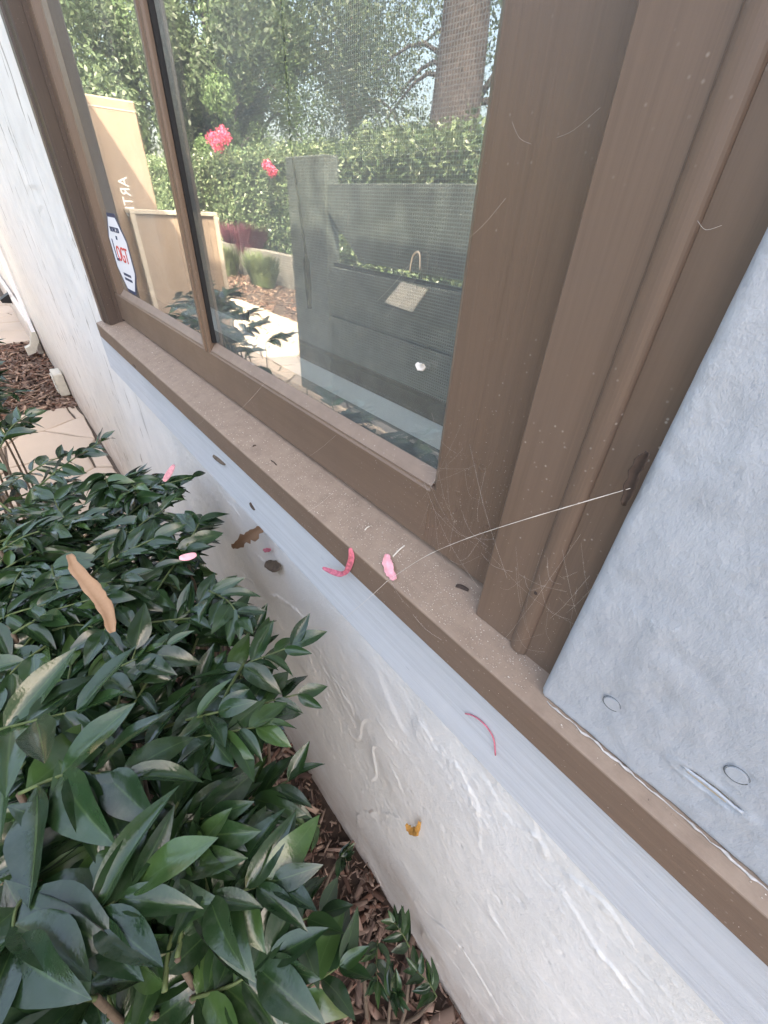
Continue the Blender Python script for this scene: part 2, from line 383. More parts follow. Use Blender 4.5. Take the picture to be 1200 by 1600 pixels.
# bark mulch
def chips(n, x0, x1, y0, y1, z, s0, s1, keep=None):
    V = []; F = []
    for i in range(n):
        x, y = random.uniform(x0, x1), random.uniform(y0, y1); L = random.uniform(s0, s1); W = L * random.uniform(.18, .45); T = L * random.uniform(.05, .12)
        a = random.uniform(0, 6.28); e = Matrix.Rotation(a, 3, 'Z') @ Matrix.Rotation(random.gauss(0, .3), 3, 'Y') @ Matrix.Rotation(random.gauss(0, .5), 3, 'X')
        o = len(V); zz = z + random.uniform(.002, .03)
        for sx, sy, sz in ((-1, -.6, 0), (1, -.4, 0), (1.1, .5, 0), (-.8, .8, 0), (-.9, -.5, 1), (.8, -.5, 1), (.9, .3, 1), (-.7, .7, 1)):
            p = e @ Vector((sx * L / 2, sy * W / 2, sz * T)); V.append((x + p.x, y + p.y, zz + p.z))
        F += [(o, o + 3, o + 2, o + 1), (o + 4, o + 5, o + 6, o + 7), (o, o + 1, o + 5, o + 4), (o + 1, o + 2, o + 6, o + 5), (o + 2, o + 3, o + 7, o + 6), (o + 3, o, o + 4, o + 7)]
    return V, F
def chipobj(name, parts, label):
    V = []; F = []
    for v, f_ in parts:
        o = len(V); V += v; F += [tuple(i + o for i in q) for q in f_]
    o = obj(name, rawmesh(name, V, F, False), M_mulch); o['label'] = label; o['category'] = 'mulch'; kind(o, 'stuff')
chipobj('bark_mulch', [chips(4600, -1.7, 1.0, -.93, -.005, -.02, .02, .075), chips(5000, -1.0, .5, -.5, -.005, -.018, .006, .022)], 'reddish brown bark mulch at the foot of the wall under the shrub')
chipobj('bark_mulch', [chips(2600, -6.25, -4.0, -.73, -.01, -.02, .03, .10)], 'brown bark mulch in the far bed beside the downspout')
chipobj('bark_mulch', [chips(3500, -16, 1, -4.4, -3.0, -.02, .04, .13)], 'pale bark mulch between the path and the garden wall')

# ================================================================== house
house = empty('house', 'white stucco house with grey-blue trim around a brown window', 'building', (-1, 0, 0))
WL, WR, WT = -1.34, -.03, 2.25     # window opening
def stucco_h(X, Z):
    h = .004 * (fbm(X * 4, Z * 4, 1) - .5) + .0015 * (fbm(X * 22, Z * 22, 4) - .5)
    # overlapping trowel strokes: sharp lapped edges that come and go
    wx = X * 2.2 + .9 * fbm(X * 3, Z * 3, 31, 3); wz = Z * 3.2 + .9 * fbm(X * 3, Z * 3, 37, 3) + X * 1.2
    s = fbm(wx, wz, 11, 2) * 6.5; fr = s - np.floor(s)
    lap = np.where(fr > .965, (1 - fr) / .035, (fr / .965) ** 3)        # thin ridge left by the edge of the trowel
    mask = np.clip((fbm(X * 3.3 + 9, Z * 3.3, 51, 3) - .38) * 7, 0, 1)
    h = h + .0022 * lap * mask + .006 * (fbm(X * 2.5 + 3, Z * 5 + X * 3, 77, 2) - .5)
    pits = np.clip((vn(X * 70, Z * 70, 61) - .86) * 7, 0, 1) * np.clip((fbm(X * 5, Z * 9, 71, 3) - .45) * 6, 0, 1)
    h = h + .0016 * (fbm(X * 90, Z * 90, 131, 3) - .5) * (.3 + 1.4 * np.clip((fbm(X * 4, Z * 6, 141, 3) - .4) * 5, 0, 1)) - .0014 * pits + .0012 * np.clip((vn(X * 120, Z * 120, 81) - .72) * 4, 0, 1) * np.clip((fbm(X * 6, Z * 6, 91, 3) - .5) * 8, 0, 1)
    left = np.clip((-1.3 - X) / .2, 0, 1)
    gro = np.clip((fbm(X * 40, Z * 4.0, 101, 3) - .55) * 8, 0, 1)
    return h - .0022 * gro * left
RIDGES = [(.0030, [(422, 928), (440, 935), (460, 950), (480, 968), (497, 985)]), (.0026, [(465, 938), (495, 940), (515, 950), (530, 960)]),
  (.0020, [(490, 1050), (510, 1046), (520, 1062), (529, 1087), (546, 1120), (556, 1140)]), (.0022, [(604, 1175), (612, 1200), (621, 1220), (633, 1252)]),
  (.0042, [(587, 1371), (563, 1331), (557, 1302), (557, 1278), (563, 1269), (587, 1271), (616, 1275), (630, 1284)]), (.0024, [(640, 1258), (665, 1272), (700, 1300), (735, 1330)]),
  (.0030, [(840, 1310), (850, 1340), (865, 1375), (890, 1420), (915, 1460), (945, 1505), (980, 1550)]), (.0030, [(890, 1375), (915, 1392), (940, 1410), (962, 1440)]),
  (.0028, [(715, 1200), (730, 1232), (745, 1265), (750, 1330), (752, 1390), (775, 1440), (800, 1490), (830, 1520), (865, 1550)]), (.0020, [(395, 860), (420, 885), (450, 915)]), (.0024, [(670, 1460), (690, 1490), (705, 1520)]),
  (.0022, [(760, 1225), (780, 1262), (800, 1290), (830, 1305)]), (.0022, [(330, 740), (350, 775), (372, 800), (400, 850)]), (.0018, [(640, 1100), (665, 1140), (690, 1190)])]
def ridges(X, Z):
    H = np.zeros_like(X)
    for amp, pl in RIDGES:
        P = np.array([onY(p, 0)[[0, 2]] for p in pl])
        Q = np.concatenate([P[i] + (P[i + 1] - P[i]) * np.linspace(0, 1, 14, endpoint=False)[:, None] for i in range(len(P) - 1)] + [P[-1:]])
        Q = Q + np.stack([(vn(Q[:, 0] * 90, Q[:, 1] * 90, 5) - .5), (vn(Q[:, 0] * 90, Q[:, 1] * 90, 6) - .5)], 1) * .008
        m = (X > Q[:, 0].min() - .03) & (X < Q[:, 0].max() + .03) & (Z > Q[:, 1].min() - .03) & (Z < Q[:, 1].max() + .03)
        if not m.any(): continue
        x, z = X[m], Z[m]; D = np.full(x.shape, 9.); Sg = np.zeros(x.shape)
        for i in range(len(Q) - 1):
            d_ = Q[i + 1] - Q[i]; t = np.clip(((x - Q[i, 0]) * d_[0] + (z - Q[i, 1]) * d_[1]) / (d_ @ d_ + 1e-12), 0, 1)
            ex = x - Q[i, 0] - t * d_[0]; ez = z - Q[i, 1] - t * d_[1]; dd = np.hypot(ex, ez); sg = np.sign(d_[0] * ez - d_[1] * ex)
            u = dd < D; D[u] = dd[u]; Sg[u] = sg[u]
        H[m] += amp * .72 * np.clip((fbm(x * 28, z * 28, 19, 3) - .25) * 2.6, 0, 1) * (.35 + 1.1 * vn(x * 160, z * 160, 9)) * np.where(Sg > 0, np.exp(-(D / .0022) ** 2), np.exp(-D / .014))
    return H
def stuccogrid(name, xs, zs, hole=None):
    X, Z = np.meshgrid(xs, zs); H = stucco_h(X, Z) + ridges(X, Z)
    V = np.stack([X, -H - .0, Z], -1).reshape(-1, 3); nx, nz = len(xs), len(zs)
    i = np.arange(nz - 1)[:, None] * nx + np.arange(nx - 1)[None]; F = np.stack([i, i + 1, i + nx + 1, i + nx], -1).reshape(-1, 4)
    return obj(name, rawmesh(name, V, F), M_stucco, house)
stuccogrid('stucco_face', np.arange(-1.4, .45, .0022), np.arange(-.05, 1.012, .0024))
xl = -1.399 - np.cumsum(np.linspace(.004, .06, 330)); xl = np.concatenate([[-1.399], xl])[::-1]
stuccogrid('stucco_face', xl, np.concatenate([np.arange(-.05, 1.9, .007), np.arange(1.9, 2.62, .03)]))
wb = box(-12, WL - .005, .012, .20, -.05, 2.6); box(WL - .005, WR + .005, .012, .20, -.05, 1.098, bm=wb); box(WR + .006, 4, .012, .20, -.05, 2.6, bm=wb); box(WL - .005, WR + .005, .012, .20, WT, 2.6, bm=wb)
obj('wall_core', wb, M_stucco, house)
obj('stucco_face', box(.44, 4, -.002, .011, -.05, 1.012), M_stucco, house)
obj('stucco_face', box(-1.399, 4, -.002, .011, WT + .03, 2.6), M_stucco, house)
obj('apron_board', box(-1.43, 2.0, -.037, -.0, .990, 1.0935, .002), M_apron, house)
# the right-hand plank, worn: fine grid front with rounded edges
def plank():
    x0, x1, z0, z1 = -.0440, .26, 1.1322, 2.3
    xs = np.concatenate([x0 + np.array([0, .0006, .002, .004, .006]), np.arange(x0 + .008, x1, .002)]); zs = np.concatenate([z0 + np.array([0, .0005, .0015, .003]), np.arange(z0 + .005, 1.75, .0025), np.arange(1.76, z1, .03)])
    X, Z = np.meshgrid(xs, zs)
    h = .0016 * (fbm(X * 28, Z * 14, 5) - .5) + .0016 * (fbm(X * 120, Z * 70, 8) - .5)
    lump = np.clip((fbm(X * 45, Z * 30, 15, 3) - .5) * 5, 0, 1); h = h + .0007 * lump
    r = .0045; ex = np.clip(1 - (X - x0) / r, 0, 1); ez = np.clip(1 - (Z - z0) / (r * .6), 0, 1)
    fall = r * (1 - np.sqrt(np.clip(1 - np.clip(np.sqrt(ex ** 2 + ez ** 2), 0, 1) ** 2, 0, 1)))
    h = h - fall
    # round the lower left corner
    cr = .008; dx = np.clip(cr - (X - x0), 0, cr); dz = np.clip(cr - (Z - z0), 0, cr); dd = np.sqrt(dx ** 2 + dz ** 2)
    k = np.where(dd > cr, cr / np.maximum(dd, 1e-9), 1); X = np.where(dd > cr, x0 + cr - dx * k, X); Z = np.where(dd > cr, z0 + cr - dz * k, Z)
    # the gouge and two sunk plugs
    gx, gz = .047, 1.1655; u = (X - gx); v = (Z - gz) - .05 * (X - gx); dgo = np.sqrt((u / .0135) ** 2 + (v / .0028) ** 2)
    h = h - .0035 * np.clip(1.15 - dgo, 0, 1) ** .5 * (dgo < 1.15) + .0009 * np.exp(-((dgo - 1.35) / .25) ** 2)
    for px_, pz_ in ((-.0065, 1.1715), (.0500, 1.1865)):
        dp = np.sqrt((X - px_) ** 2 + (Z - pz_) ** 2); h = h - .0012 * np.exp(-((dp - .0052) / .0007) ** 2)
    V = np.stack([X, -.036 - h, Z], -1).reshape(-1, 3); nx, nz = len(xs), len(zs)
    i = np.arange(nz - 1)[:, None] * nx + np.arange(nx - 1)[None]; F = np.stack([i, i + 1, i + nx + 1, i + nx], -1).reshape(-1, 4)
    p = obj('trim_plank', rawmesh('trim_plank', V, F), M_plank, house)
    p['label'] = 'wide grey-blue plank with two filled nail plugs and a gouge'
    obj('plank_body', box(x0 + .0005, x1, -.0305, -.001, z0 + .0005, z1), M_plank, p)
    for i, (px_, pz_) in enumerate(((-.0065, 1.1715), (.0500, 1.1865))):
        bm = bmesh.new(); bmesh.ops.create_cone(bm, cap_ends=True, segments=20, radius1=.0046, radius2=.0043, depth=.002, matrix=Matrix.Translation((px_, -.0353, pz_)) @ Matrix.Rotation(math.pi / 2, 4, 'X'))
        pg = obj('nail_plug', bm, M_plank, p)
        rb = bmesh.new(); tube([(px_ + .0050 * math.cos(q), -.0359, pz_ + .0050 * math.sin(q)) for q in np.linspace(.2, 5.6 + i * .5, 26)], .00018, 5, rb); obj('plug_gap', rb, M_spacer, p)
    obj('bare_wood_core', box(gx - .010, gx + .009, -.0352, -.0325, gz - .0020, gz + .0010, .0006), M_rawwood, p)
    # lifted paint lip along the gouge
    V = []; F = []
    for i in range(15):
        t = i / 14; x = gx - .013 + .028 * t; z = gz + .0022 + (vn(t * 9, .5, 3) - .5) * .0012 - .0012 * abs(t - .4); lift = .0004 * math.sin(t * math.pi) * (.6 + vn(t * 7, 2, 9))
        V += [(x, -.0362, z + .0010), (x, -.0368 - lift, z - .0004)]
    for i in range(14): F.append((2 * i, 2 * i + 1, 2 * i + 3, 2 * i + 2))
    lip = obj('paint_flake', rawmesh('paint_flake', V, F), M_plank, p); md = lip.modifiers.new('s', 'SOLIDIFY'); md.thickness = .0004
    # crumbly caulk along the foot of the plank
    bm = bmesh.new()
    tube([(x, -.0368 + (vn(x * 300, 1, 4) - .5) * .0014, 1.1324 + (vn(x * 260, 3, 8) - .5) * .0012) for x in np.arange(-.037, .22, .0024)], [.0003 + .0010 * vn(i * .6, 0, 12) ** 2 for i in range(len(np.arange(-.037, .22, .0024)))], 6, bm)
    obj('caulk_line', bm, M_caulk, p, True)
plank()
obj('wall_board', box(.262, 4, -.03, -.003, 1.1325, 2.59), M_stucco, house)
# roof with its eave, inside room
rf = prism([(-.22, 2.60), (-.22, 2.72), (2.6, 4.2), (5.4, 2.75), (5.4, 2.60)], -12, 4, 'X'); obj('roof', rf, M_roof, house)
obj('shade_blocker', box(-1.45, 4, .004, 5.0, 2.7205, 4.15), M_stucco, house); obj('shade_blocker_roof', prism([(-.2, 4.151), (-.2, 4.25), (2.6, 5.6), (5.4, 4.25), (5.4, 4.151)], -1.6, 4.1, 'X'), M_roof, house)  # unseen storey and roof, added to cast shade over the near ground
rm = box(-12, 4, 4.8, 5.0, -.05, 2.6); box(3.8, 4, .2, 4.8, -.05, 2.6, bm=rm); box(-12, -11.8, .2, 4.8, -.05, 2.6, bm=rm); box(-12, 4, .2, 5.0, -.2, -.05, bm=rm)
obj('room', rm, M_room, house)
# wall foot fittings far down the wall
ds = empty('downspout', 'white downspout on the far wall with a kicked-out foot above mulch', 'downspout', (-5.6, -.05, 0))
obj('pipe', box(-5.65, -5.59, -.045, -.012, .22, 2.58, .006), M_stickerw, ds)
obj('elbow', prism([(-.046, .24), (-.012, .24), (-.012, .16), (-.08, .05), (-.15, .03), (-.15, .10), (-.10, .12)], -5.66, -5.58, 'X'), M_cream, ds)
vb = empty('vent_cover', 'cream ribbed vent box at the foot of the far wall', 'vent', (-4.30, -.03, 0))
obj('housing', box(-4.40, -4.22, -.075, -.008, .02, .20, .008), M_cream, vb)
for i in range(4): obj('rib', box(-4.385, -4.235, -.084, -.0752, .045 + i * .037, .062 + i * .037, .003), M_cream, vb)
obj('plinth', box(-12, -5.7, -.055, -.008, -.05, .33, .01), M_stucco, house)
M_vent = simple('cream_vent', (.50, .48, .42), .6, .1, 30)
for o_ in list(vb.children) + [c_ for c_ in ds.children if c_.name.startswith('elbow')]: o_.data.materials.clear(); o_.data.materials.append(M_vent)
lt = empty('wall_light', 'small dark fitting low on the far white wall', 'lamp', (-7.2, -.05, .3))
obj('hood', prism([(-.056, .36), (-.056, .26), (-.15, .27), (-.16, .30)], -7.28, -7.12, 'X'), M_black, lt); obj('backplate', box(-7.27, -7.13, -.0595, -.0562, .24, .38), M_black, lt)
hs = smoothpts([(-6.85 + .25 * math.cos(a), -.42 + .14 * math.sin(a), .015 + .22 * max(0, math.sin(a + .4))) for a in np.linspace(-.3, 3.6, 9)], 5)
tag(obj('garden_hose', tube(hs, .013, 8), M_black, None, True), 'black garden hose looped over the path beside far mulch', 'hose')

# ================================================================== window
win = empty('window', 'brown painted timber window with two panes, dusty sill and cobwebs', 'window', (-.7, 0, 1.13))
def arc(cx, cy, r, a0, a1, n): return [(cx + r * math.cos(math.radians(a0 + (a1 - a0) * i / n)), cy + r * math.sin(math.radians(a0 + (a1 - a0) * i / n))) for i in range(n + 1)]
sp = [(.03, 1.1510), (-.0445, 1.1293)] + arc(-.0447, 1.1268, .0023, 95, 180, 4)[1:] + arc(-.0455, 1.0965, .0018, 180, 270, 3) + [(-.042, 1.0945), (.03, 1.0945)]
obj('sill', prism(sp, -1.345, 2.0, 'X', 8), M_sill, win)
# sash: bottom rail with sloped glazing bead, stiles, mullion
rail = [(0.0, 1.1495), (.0, 1.2045), (.0015, 1.2065), (.002, 1.208), (.04, 1.208), (.04, 1.1495)]
obj('bottom_rail', prism(rail, -1.262, -.1974, 'X', 6), M_bx, win)
for a, b in ((-1.213, -.7035), (-.6795, -.1985)):
    obj('glazing_bead', prism([(.0022, 1.2084), (.0118, 1.2195), (.0118, 1.2084)], a, b, 'X', 12), M_bead, win)
obj('sash_stile', prism([(-.1975, .0105), (-.1975, .0052), (-.1915, .0002), (-.190, 0), (-.1125, 0), (-.1125, .04), (-.1975, .04)], 1.2082, 2.2, 'Z', 4), M_bz, win)
obj('stile_foot', box(-.1973, -.1127, .0002, .04, 1.1495, 1.2080), M_bz, win)
obj('sash_stile', prism([(-1.2625, 0), (-1.232, 0), (-1.2315, .002), (-1.2275, .002), (-1.227, 0), (-1.224, 0), (-1.214, .0105), (-1.214, .04), (-1.2625, .04)], 1.2085, 2.2, 'Z', 4), M_bz, win)
obj('top_rail', box(-1.213, -.198, .0003, .04, 2.15, 2.2), M_bx, win)
mp_ = [(-.7035, .0118), (-.7035, .001), (-.7015, -.001), (-.698, -.001), (-.6972, .001), (-.6955, .001), (-.6945, -.003), (-.6895, -.003), (-.6885, .001), (-.687, .001), (-.686, -.001), (-.6825, -.0005), (-.6805, .002), (-.6805, .0118)]
mull = obj('mullion', prism(mp_, 1.2055, 2.15, 'Z', 2), M_bz, win)
obj('gasket', box(-.6804, -.6755, .006, .0119, 1.2200, 2.15), M_black, mull)
for a, b in ((-1.2138, -.7037), (-.6753, -.1978)):
    obj('glass_pane', box(a, b, .012, .0165, 1.212, 2.15), M_glass, win)
# outer casing right: flat, round bead, flat; and left with its reveal
zc = 1.1355
obj('casing', prism([(-.1155, -.0190), (-.1145, -.0200), (-.0790, -.0200), (-.0790, .02), (-.1155, .02)], zc + .002, 2.24, 'Z', 4), M_bzs, win)
bead_p = [(-.0738 + .0068 * math.cos(q), -.0192 - .0046 * math.sin(q)) for q in np.linspace(math.pi * 1.0, 0, 13)] + [(-.0670, -.012), (-.0806, -.012)]
bd = obj('bead_molding', prism(bead_p, zc + .0015, 2.24, 'Z', 4), M_bzs, win)
nh = bmesh.new(); bmesh.ops.create_uvsphere(nh, u_segments=8, v_segments=6, radius=.0013, matrix=Matrix.Translation((-.0745, -.0236, 1.199))); obj('nail_head', nh, M_dark, bd)
obj('casing_edge', prism([(-.0680, -.0185), (-.0670, -.0200), (-.036, -.0200), (-.036, .02), (-.0680, .02)], zc + .001, 2.24, 'Z', 4), M_bzs, win)
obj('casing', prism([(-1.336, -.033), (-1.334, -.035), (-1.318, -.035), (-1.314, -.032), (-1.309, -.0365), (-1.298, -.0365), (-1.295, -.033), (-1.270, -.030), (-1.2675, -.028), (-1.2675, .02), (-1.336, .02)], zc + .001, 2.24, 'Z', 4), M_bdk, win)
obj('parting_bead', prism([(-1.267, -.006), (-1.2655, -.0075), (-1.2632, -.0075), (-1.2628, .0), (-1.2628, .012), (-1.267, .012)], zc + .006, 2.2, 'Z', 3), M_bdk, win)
obj('head_casing', box(-1.336, -.036, -.026, .02, 2.2405, 2.30), M_bx, win)
# inside of the frame
obj('inner_sill', box(-1.25, -.13, .0475, .125, 1.16, 1.2105, .003), M_inner, win)
obj('spacer', box(-1.21, -.2, .0185, .047, 1.16, 1.2155, .001), M_spacer, win)
sf = obj('screen_frame', box(-.745, -.15, .0955, .1085, 1.2108, 1.233, .001), M_black, win)
obj('screen_frame', box(-.760, -.746, .0955, .1085, 1.2108, 2.14, .001), M_black, win)
bm = bmesh.new(); V = []; F = []
def wire(a, b, r):
    o = len(V); a = np.array(a); b = np.array(b); dz = abs(b[2] - a[2]) > abs(b[0] - a[0])
    offs = ((r, 0), (0, r), (-r, 0), (0, -r))
    for p in (a, b):
        for u, v in offs: V.append(p + (np.array([u, v, 0]) if dz else np.array([0, u, v])))
    for j in range(4): F.append((o + j, o + (j + 1) % 4, o + 4 + (j + 1) % 4, o + 4 + j))
P_ = .0030
for i in range(int(.59 / P_)): wire((-.745 + i * P_, .1020, 1.234), (-.745 + i * P_, .1020, 2.13), .00048)
for i in range(int(.90 / P_)): wire((-.745, .1028, 1.236 + i * P_), (-.15, .1028, 1.236 + i * P_), .00048)
kind(obj('screen_mesh', rawmesh('screen_mesh', V, F, False), M_wire, win), 'stuff')
obj('frame_reveal', box(-.13, -.112, .0405, .125, 1.211, 2.2), M_inner, win); obj('frame_reveal', box(-1.262, -1.25, .0405, .125, 1.211, 2.2), M_inner, win)
# pull cord hanging between glass and screen
cd = empty('blind_cord', 'black pull cord with tassel hanging behind the right pane', 'cord', tuple(onY((483, 480), .06)))
ct = onY((455, 230), .06); cb = onY((478, 398), .06)
obj('cord', tube([(ct[0] - .006, .06, 2.14), (ct[0], .06, ct[2]), tuple(cb)], .0013, 6), M_black, cd)
ce = onY((484, 482), .06); obj('tassel', tube([tuple(cb), (cb[0], .06, cb[2] - .006), (cb[0] + .001, .06, (cb[2] + ce[2]) / 2), tuple(ce)], [.0014, .0036, .0040, .0026], 8), M_black, cd, True)

# sticker on the left pane
st = empty('window_sticker', 'white octagonal security sticker with navy border on the left pane', 'sticker', (-1.14, .0115, 1.294))
cxs, czs = -1.137, 1.294
def octagon(rx, rz): return [(cxs + rx * math.cos(math.radians(22.5 + 45 * i)) / math.cos(math.radians(22.5)), czs + rz * math.sin(math.radians(22.5 + 45 * i)) / math.cos(math.radians(22.5))) for i in range(8)]
def flat(name, pts, y, m, parent):
    bm = bmesh.new(); a = [bm.verts.new((x, y, z)) for x, z in pts]; b = [bm.verts.new((x, y + .00025, z)) for x, z in pts]; k = len(pts)
    bm.faces.new(a); bm.faces.new(b[::-1])
    for i in range(k): bm.faces.new((a[i], b[i], b[(i + 1) % k], a[(i + 1) % k]))
    bmesh.ops.recalc_face_normals(bm, faces=bm.faces); return obj(name, bm, m, parent)
flat('border', octagon(.074, .072), .0116, M_navy, st); flat('face', octagon(.0675, .0655), .0112, M_stickerw, st)
def text(body, size, m, parent, mw, name='lettering', ex=.0004):
    cu = bpy.data.curves.new('txt', 'FONT'); cu.body = body; cu.size = size; cu.extrude = ex; cu.align_x = 'CENTER'; cu.align_y = 'CENTER'
    to = bpy.data.objects.new('txt', cu); C.objects.link(to); dg = bpy.context.evaluated_depsgraph_get(); me = bpy.data.meshes.new_from_object(to.evaluated_get(dg))
    bpy.data.objects.remove(to); me.transform(mw); return obj(name, me, m, parent)
def wallmw(x, y, z, sx=1, sz=1): return Matrix.Translation((x, y, z)) @ Matrix(((sx, 0, 0, 0), (0, 0, -1, 0), (0, sz, 0, 0), (0, 0, 0, 1)))
text('PROTECTED', .0125, M_navy, st, wallmw(cxs, .0108, czs + .044)); text('BY', .010, M_navy, st, wallmw(cxs, .0108, czs + .030))
text('L', .058, M_navy, st, wallmw(cxs - .040, .0108, czs + .004, .8)); text('OGT', .040, M_red, st, wallmw(cxs + .010, .0108, czs + .000))
for i in range(2): flat('printed_line', [(cxs - .025, czs - .034 - i * .009), (cxs + .032, czs - .034 - i * .009), (cxs + .032, czs - .039 - i * .009), (cxs - .025, czs - .039 - i * .009)], .0108, M_navy, st)

# ================================================================== things seen in the glass (standing in the garden)
ca = empty('cardboard_box', 'tall upright cardboard carton with white lettering reflected in left pane', 'box', (-4.06, -.7, 0))
obj('carton', box(-4.16, -4.0, -.92, -.61, 0, 1.885, .004), M_card, ca)
obj('top_flap', box(-4.155, -4.004, -.915, -.615, 1.8853, 1.890), M_cardedge, ca)
obj('seam', box(-3.9995, -3.998, -.915, -.615, 1.835, 1.841), M_cardedge, ca)
mwt = Matrix.Translation((-3.998, -.735, 1.372)) @ Matrix(((0, 0, 1, 0), (0, 1, 0, 0), (-1, 0, 0, 0), (0, 0, 0, 1)))
text('ARTIR', .088, M_white, ca, mwt)
cb_ = empty('cardboard_box', 'low wide cardboard carton with pale rim in front of the tall carton', 'box', (-3.9, -1.0, 0))
obj('carton', box(-3.97, -3.87, -1.295, -.705, 0, 1.285, .004), M_card, cb_)
obj('rim', box(-3.985, -3.855, -1.31, -.69, 1.2853, 1.31, .003), M_cardedge, cb_)
for y in (-.705, -1.295): obj('rim', box(-3.8695, -3.855, y - .016, y + .016, 0, 1.2852, .003), M_cardedge, cb_)

FY = -1.72
fe = empty('fence', 'weathered dark grey plank fence with wide post, reflected in the right pane', 'fence', (-2, FY, 0))
fs_ = lambda x, z: (x * .603, 1.4 + (z - 1.4) * .603)      # measured at 3 m, stands at 1.7 m
def board(pts, name='board', y0=FY - .025, y1=FY + .012, m=None):
    vs = [(x, y1, z) for x, z in pts] + [(x, y0, z) for x, z in pts]; k = len(pts)
    me = bpy.data.meshes.new(name); me.from_pydata(vs, [], [tuple(range(k)), tuple(range(2 * k - 1, k - 1, -1))] + [(i, (i + 1) % k, k + (i + 1) % k, k + i) for i in range(k)])
    b = bmesh.new(); b.from_mesh(me); bmesh.ops.recalc_face_normals(b, faces=b.faces); bmesh.ops.bevel(b, geom=b.edges[:], offset=.004, segments=1, affect='EDGES'); obj(name, b, m or M_fence, fe)
obj('post', box(-3.44, -2.935, FY - .09, FY + .02, -.05, 1.66, .008), M_fence, fe)
board([fs_(-4.85, 1.33), fs_(-4.85, 1.585), (.6, 1.512), (.6, 1.112), fs_(-4.25, .90)])
board([(-2.925, .72), (-2.925, 1.035), (.6, 1.052), (.6, .705)]); board([(-2.925, .06), (-2.925, .70), (.6, .672), (.6, .06)])
obj('gap_dark_sheet', box(-2.93, .34, FY - .043, FY - .033, .10, 1.06), M_black, fe)  # black sheet added so the gaps between boards look unlit
obj('post', box(.35, .6, FY - .13, FY - .026, -.05, 1.52, .01), M_fence, fe); obj('post', box(-1.5, -1.4, FY - .13, FY - .026, -.05, 1.48, .01), M_fence, fe)
cardp = [mirY(p, -FY + .03) for p in ((632, 440), (672, 452), (648, 487), (605, 472))]
bm = bmesh.new(); a = [bm.verts.new((p[0], FY + .0135, p[2])) for p in cardp]; b = [bm.verts.new((p[0], FY + .022, p[2])) for p in cardp]
bm.faces.new(a); bm.faces.new(b)
for i in range(4): bm.faces.new((a[i], b[i], b[(i + 1) % 4], a[(i + 1) % 4]))
bmesh.ops.recalc_face_normals(bm, faces=bm.faces)
tag(obj('notice_card', bm, M_cream), 'blank cream card slanting on the grey fence board', 'card')
gw = obj('garden_wall', box(-32, 6, -4.62, -4.46, -.06, .56, .015), M_gwall); tag(gw, 'low grey garden wall under the clipped hedge, seen in glass', 'wall')

# foliage of many small leaves
def leafcloud(name, pts, nrm, size, m, parent, flat_=.35, lab=None):
    n = len(pts); L = size * rng.uniform(.6, 1.3, n); a = rng.normal(size=(n, 3)) + nrm * 1.2; a /= np.linalg.norm(a, axis=1)[:, None]
    t = rng.normal(size=(n, 3)); u = np.cross(a, t); u /= np.linalg.norm(u, axis=1)[:, None]; v = np.cross(a, u)
    W = L * .45
    q = np.stack([pts - u * L[:, None] / 2, pts - v * W[:, None] / 2 + a * W[:, None] * .2, pts + u * L[:, None] / 2, pts + v * W[:, None] / 2 + a * W[:, None] * .2], 1).reshape(-1, 3)
    F = np.arange(4 * n).reshape(n, 4); return kind(obj(name, rawmesh(name, q, F, False), m, parent), 'stuff')
def blobpts(c, r, n, shell=.55):
    d_ = rng.normal(size=(n, 3)); d_ /= np.linalg.norm(d_, axis=1)[:, None]; rr = rng.uniform(shell, 1.0, n) ** .6
    wob = .75 + .5 * vn(d_[:, 0] * 2.5 + c[0], d_[:, 2] * 2.5 + d_[:, 1] * 2 + c[1], 7)
    return np.asarray(c) + d_ * np.asarray(r) * (rr * wob)[:, None], d_
hd = empty('hedge', 'tall clipped leafy hedge behind the garden wall, seen in glass', 'hedge', (-12, -5.4, 0))
nh_ = 62000; hx = rng.uniform(-30, 1, nh_); top = 2.25 + .35 * (fbm(hx * .5, hx * 0, 5) - .5) + .12 * (vn(hx * 2.2, hx * 0, 9) - .5)
fr_ = rng.random(nh_) < .68
hz = np.where(fr_, .5 + (top - .5) * rng.random(nh_), top + rng.normal(0, .06, nh_)); hy = np.where(fr_, -4.75 + .28 * (fbm(hx * 1.2, hz * 1.6, 21) - .5) * 2 + rng.normal(0, .07, nh_), rng.uniform(-6.2, -4.7, nh_))
leafcloud('foliage', np.stack([hx, hy, hz], 1), np.where(fr_[:, None], np.array([0, .8, .5]), np.array([0, .2, 1])), .085, M_hedge, hd)
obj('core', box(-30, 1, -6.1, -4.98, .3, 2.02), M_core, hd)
def blossom(px_list, label, y=4.65, s=.13):
    e = empty('flower_cluster', label, 'flowers', tuple(mirY(px_list[0], y)))
    for p in px_list:
        c = mirY(p, y); pts, dn = blobpts(c, (s, s, s), 190, .3); leafcloud('blossom', pts, dn, .06, M_pink, e)
        obj('flower_stem', tube([tuple(c), tuple(c + np.array([.02, -.12, -.35]))], .01, 5), M_stem, e)
blossom([(331, 216), (351, 213), (340, 226), (346, 208)], 'bright pink blossom clusters rising from the top of the hedge')
blossom([(418, 258), (425, 268)], 'smaller pink blossom cluster on the hedge face near the fence post', 4.55, .10)
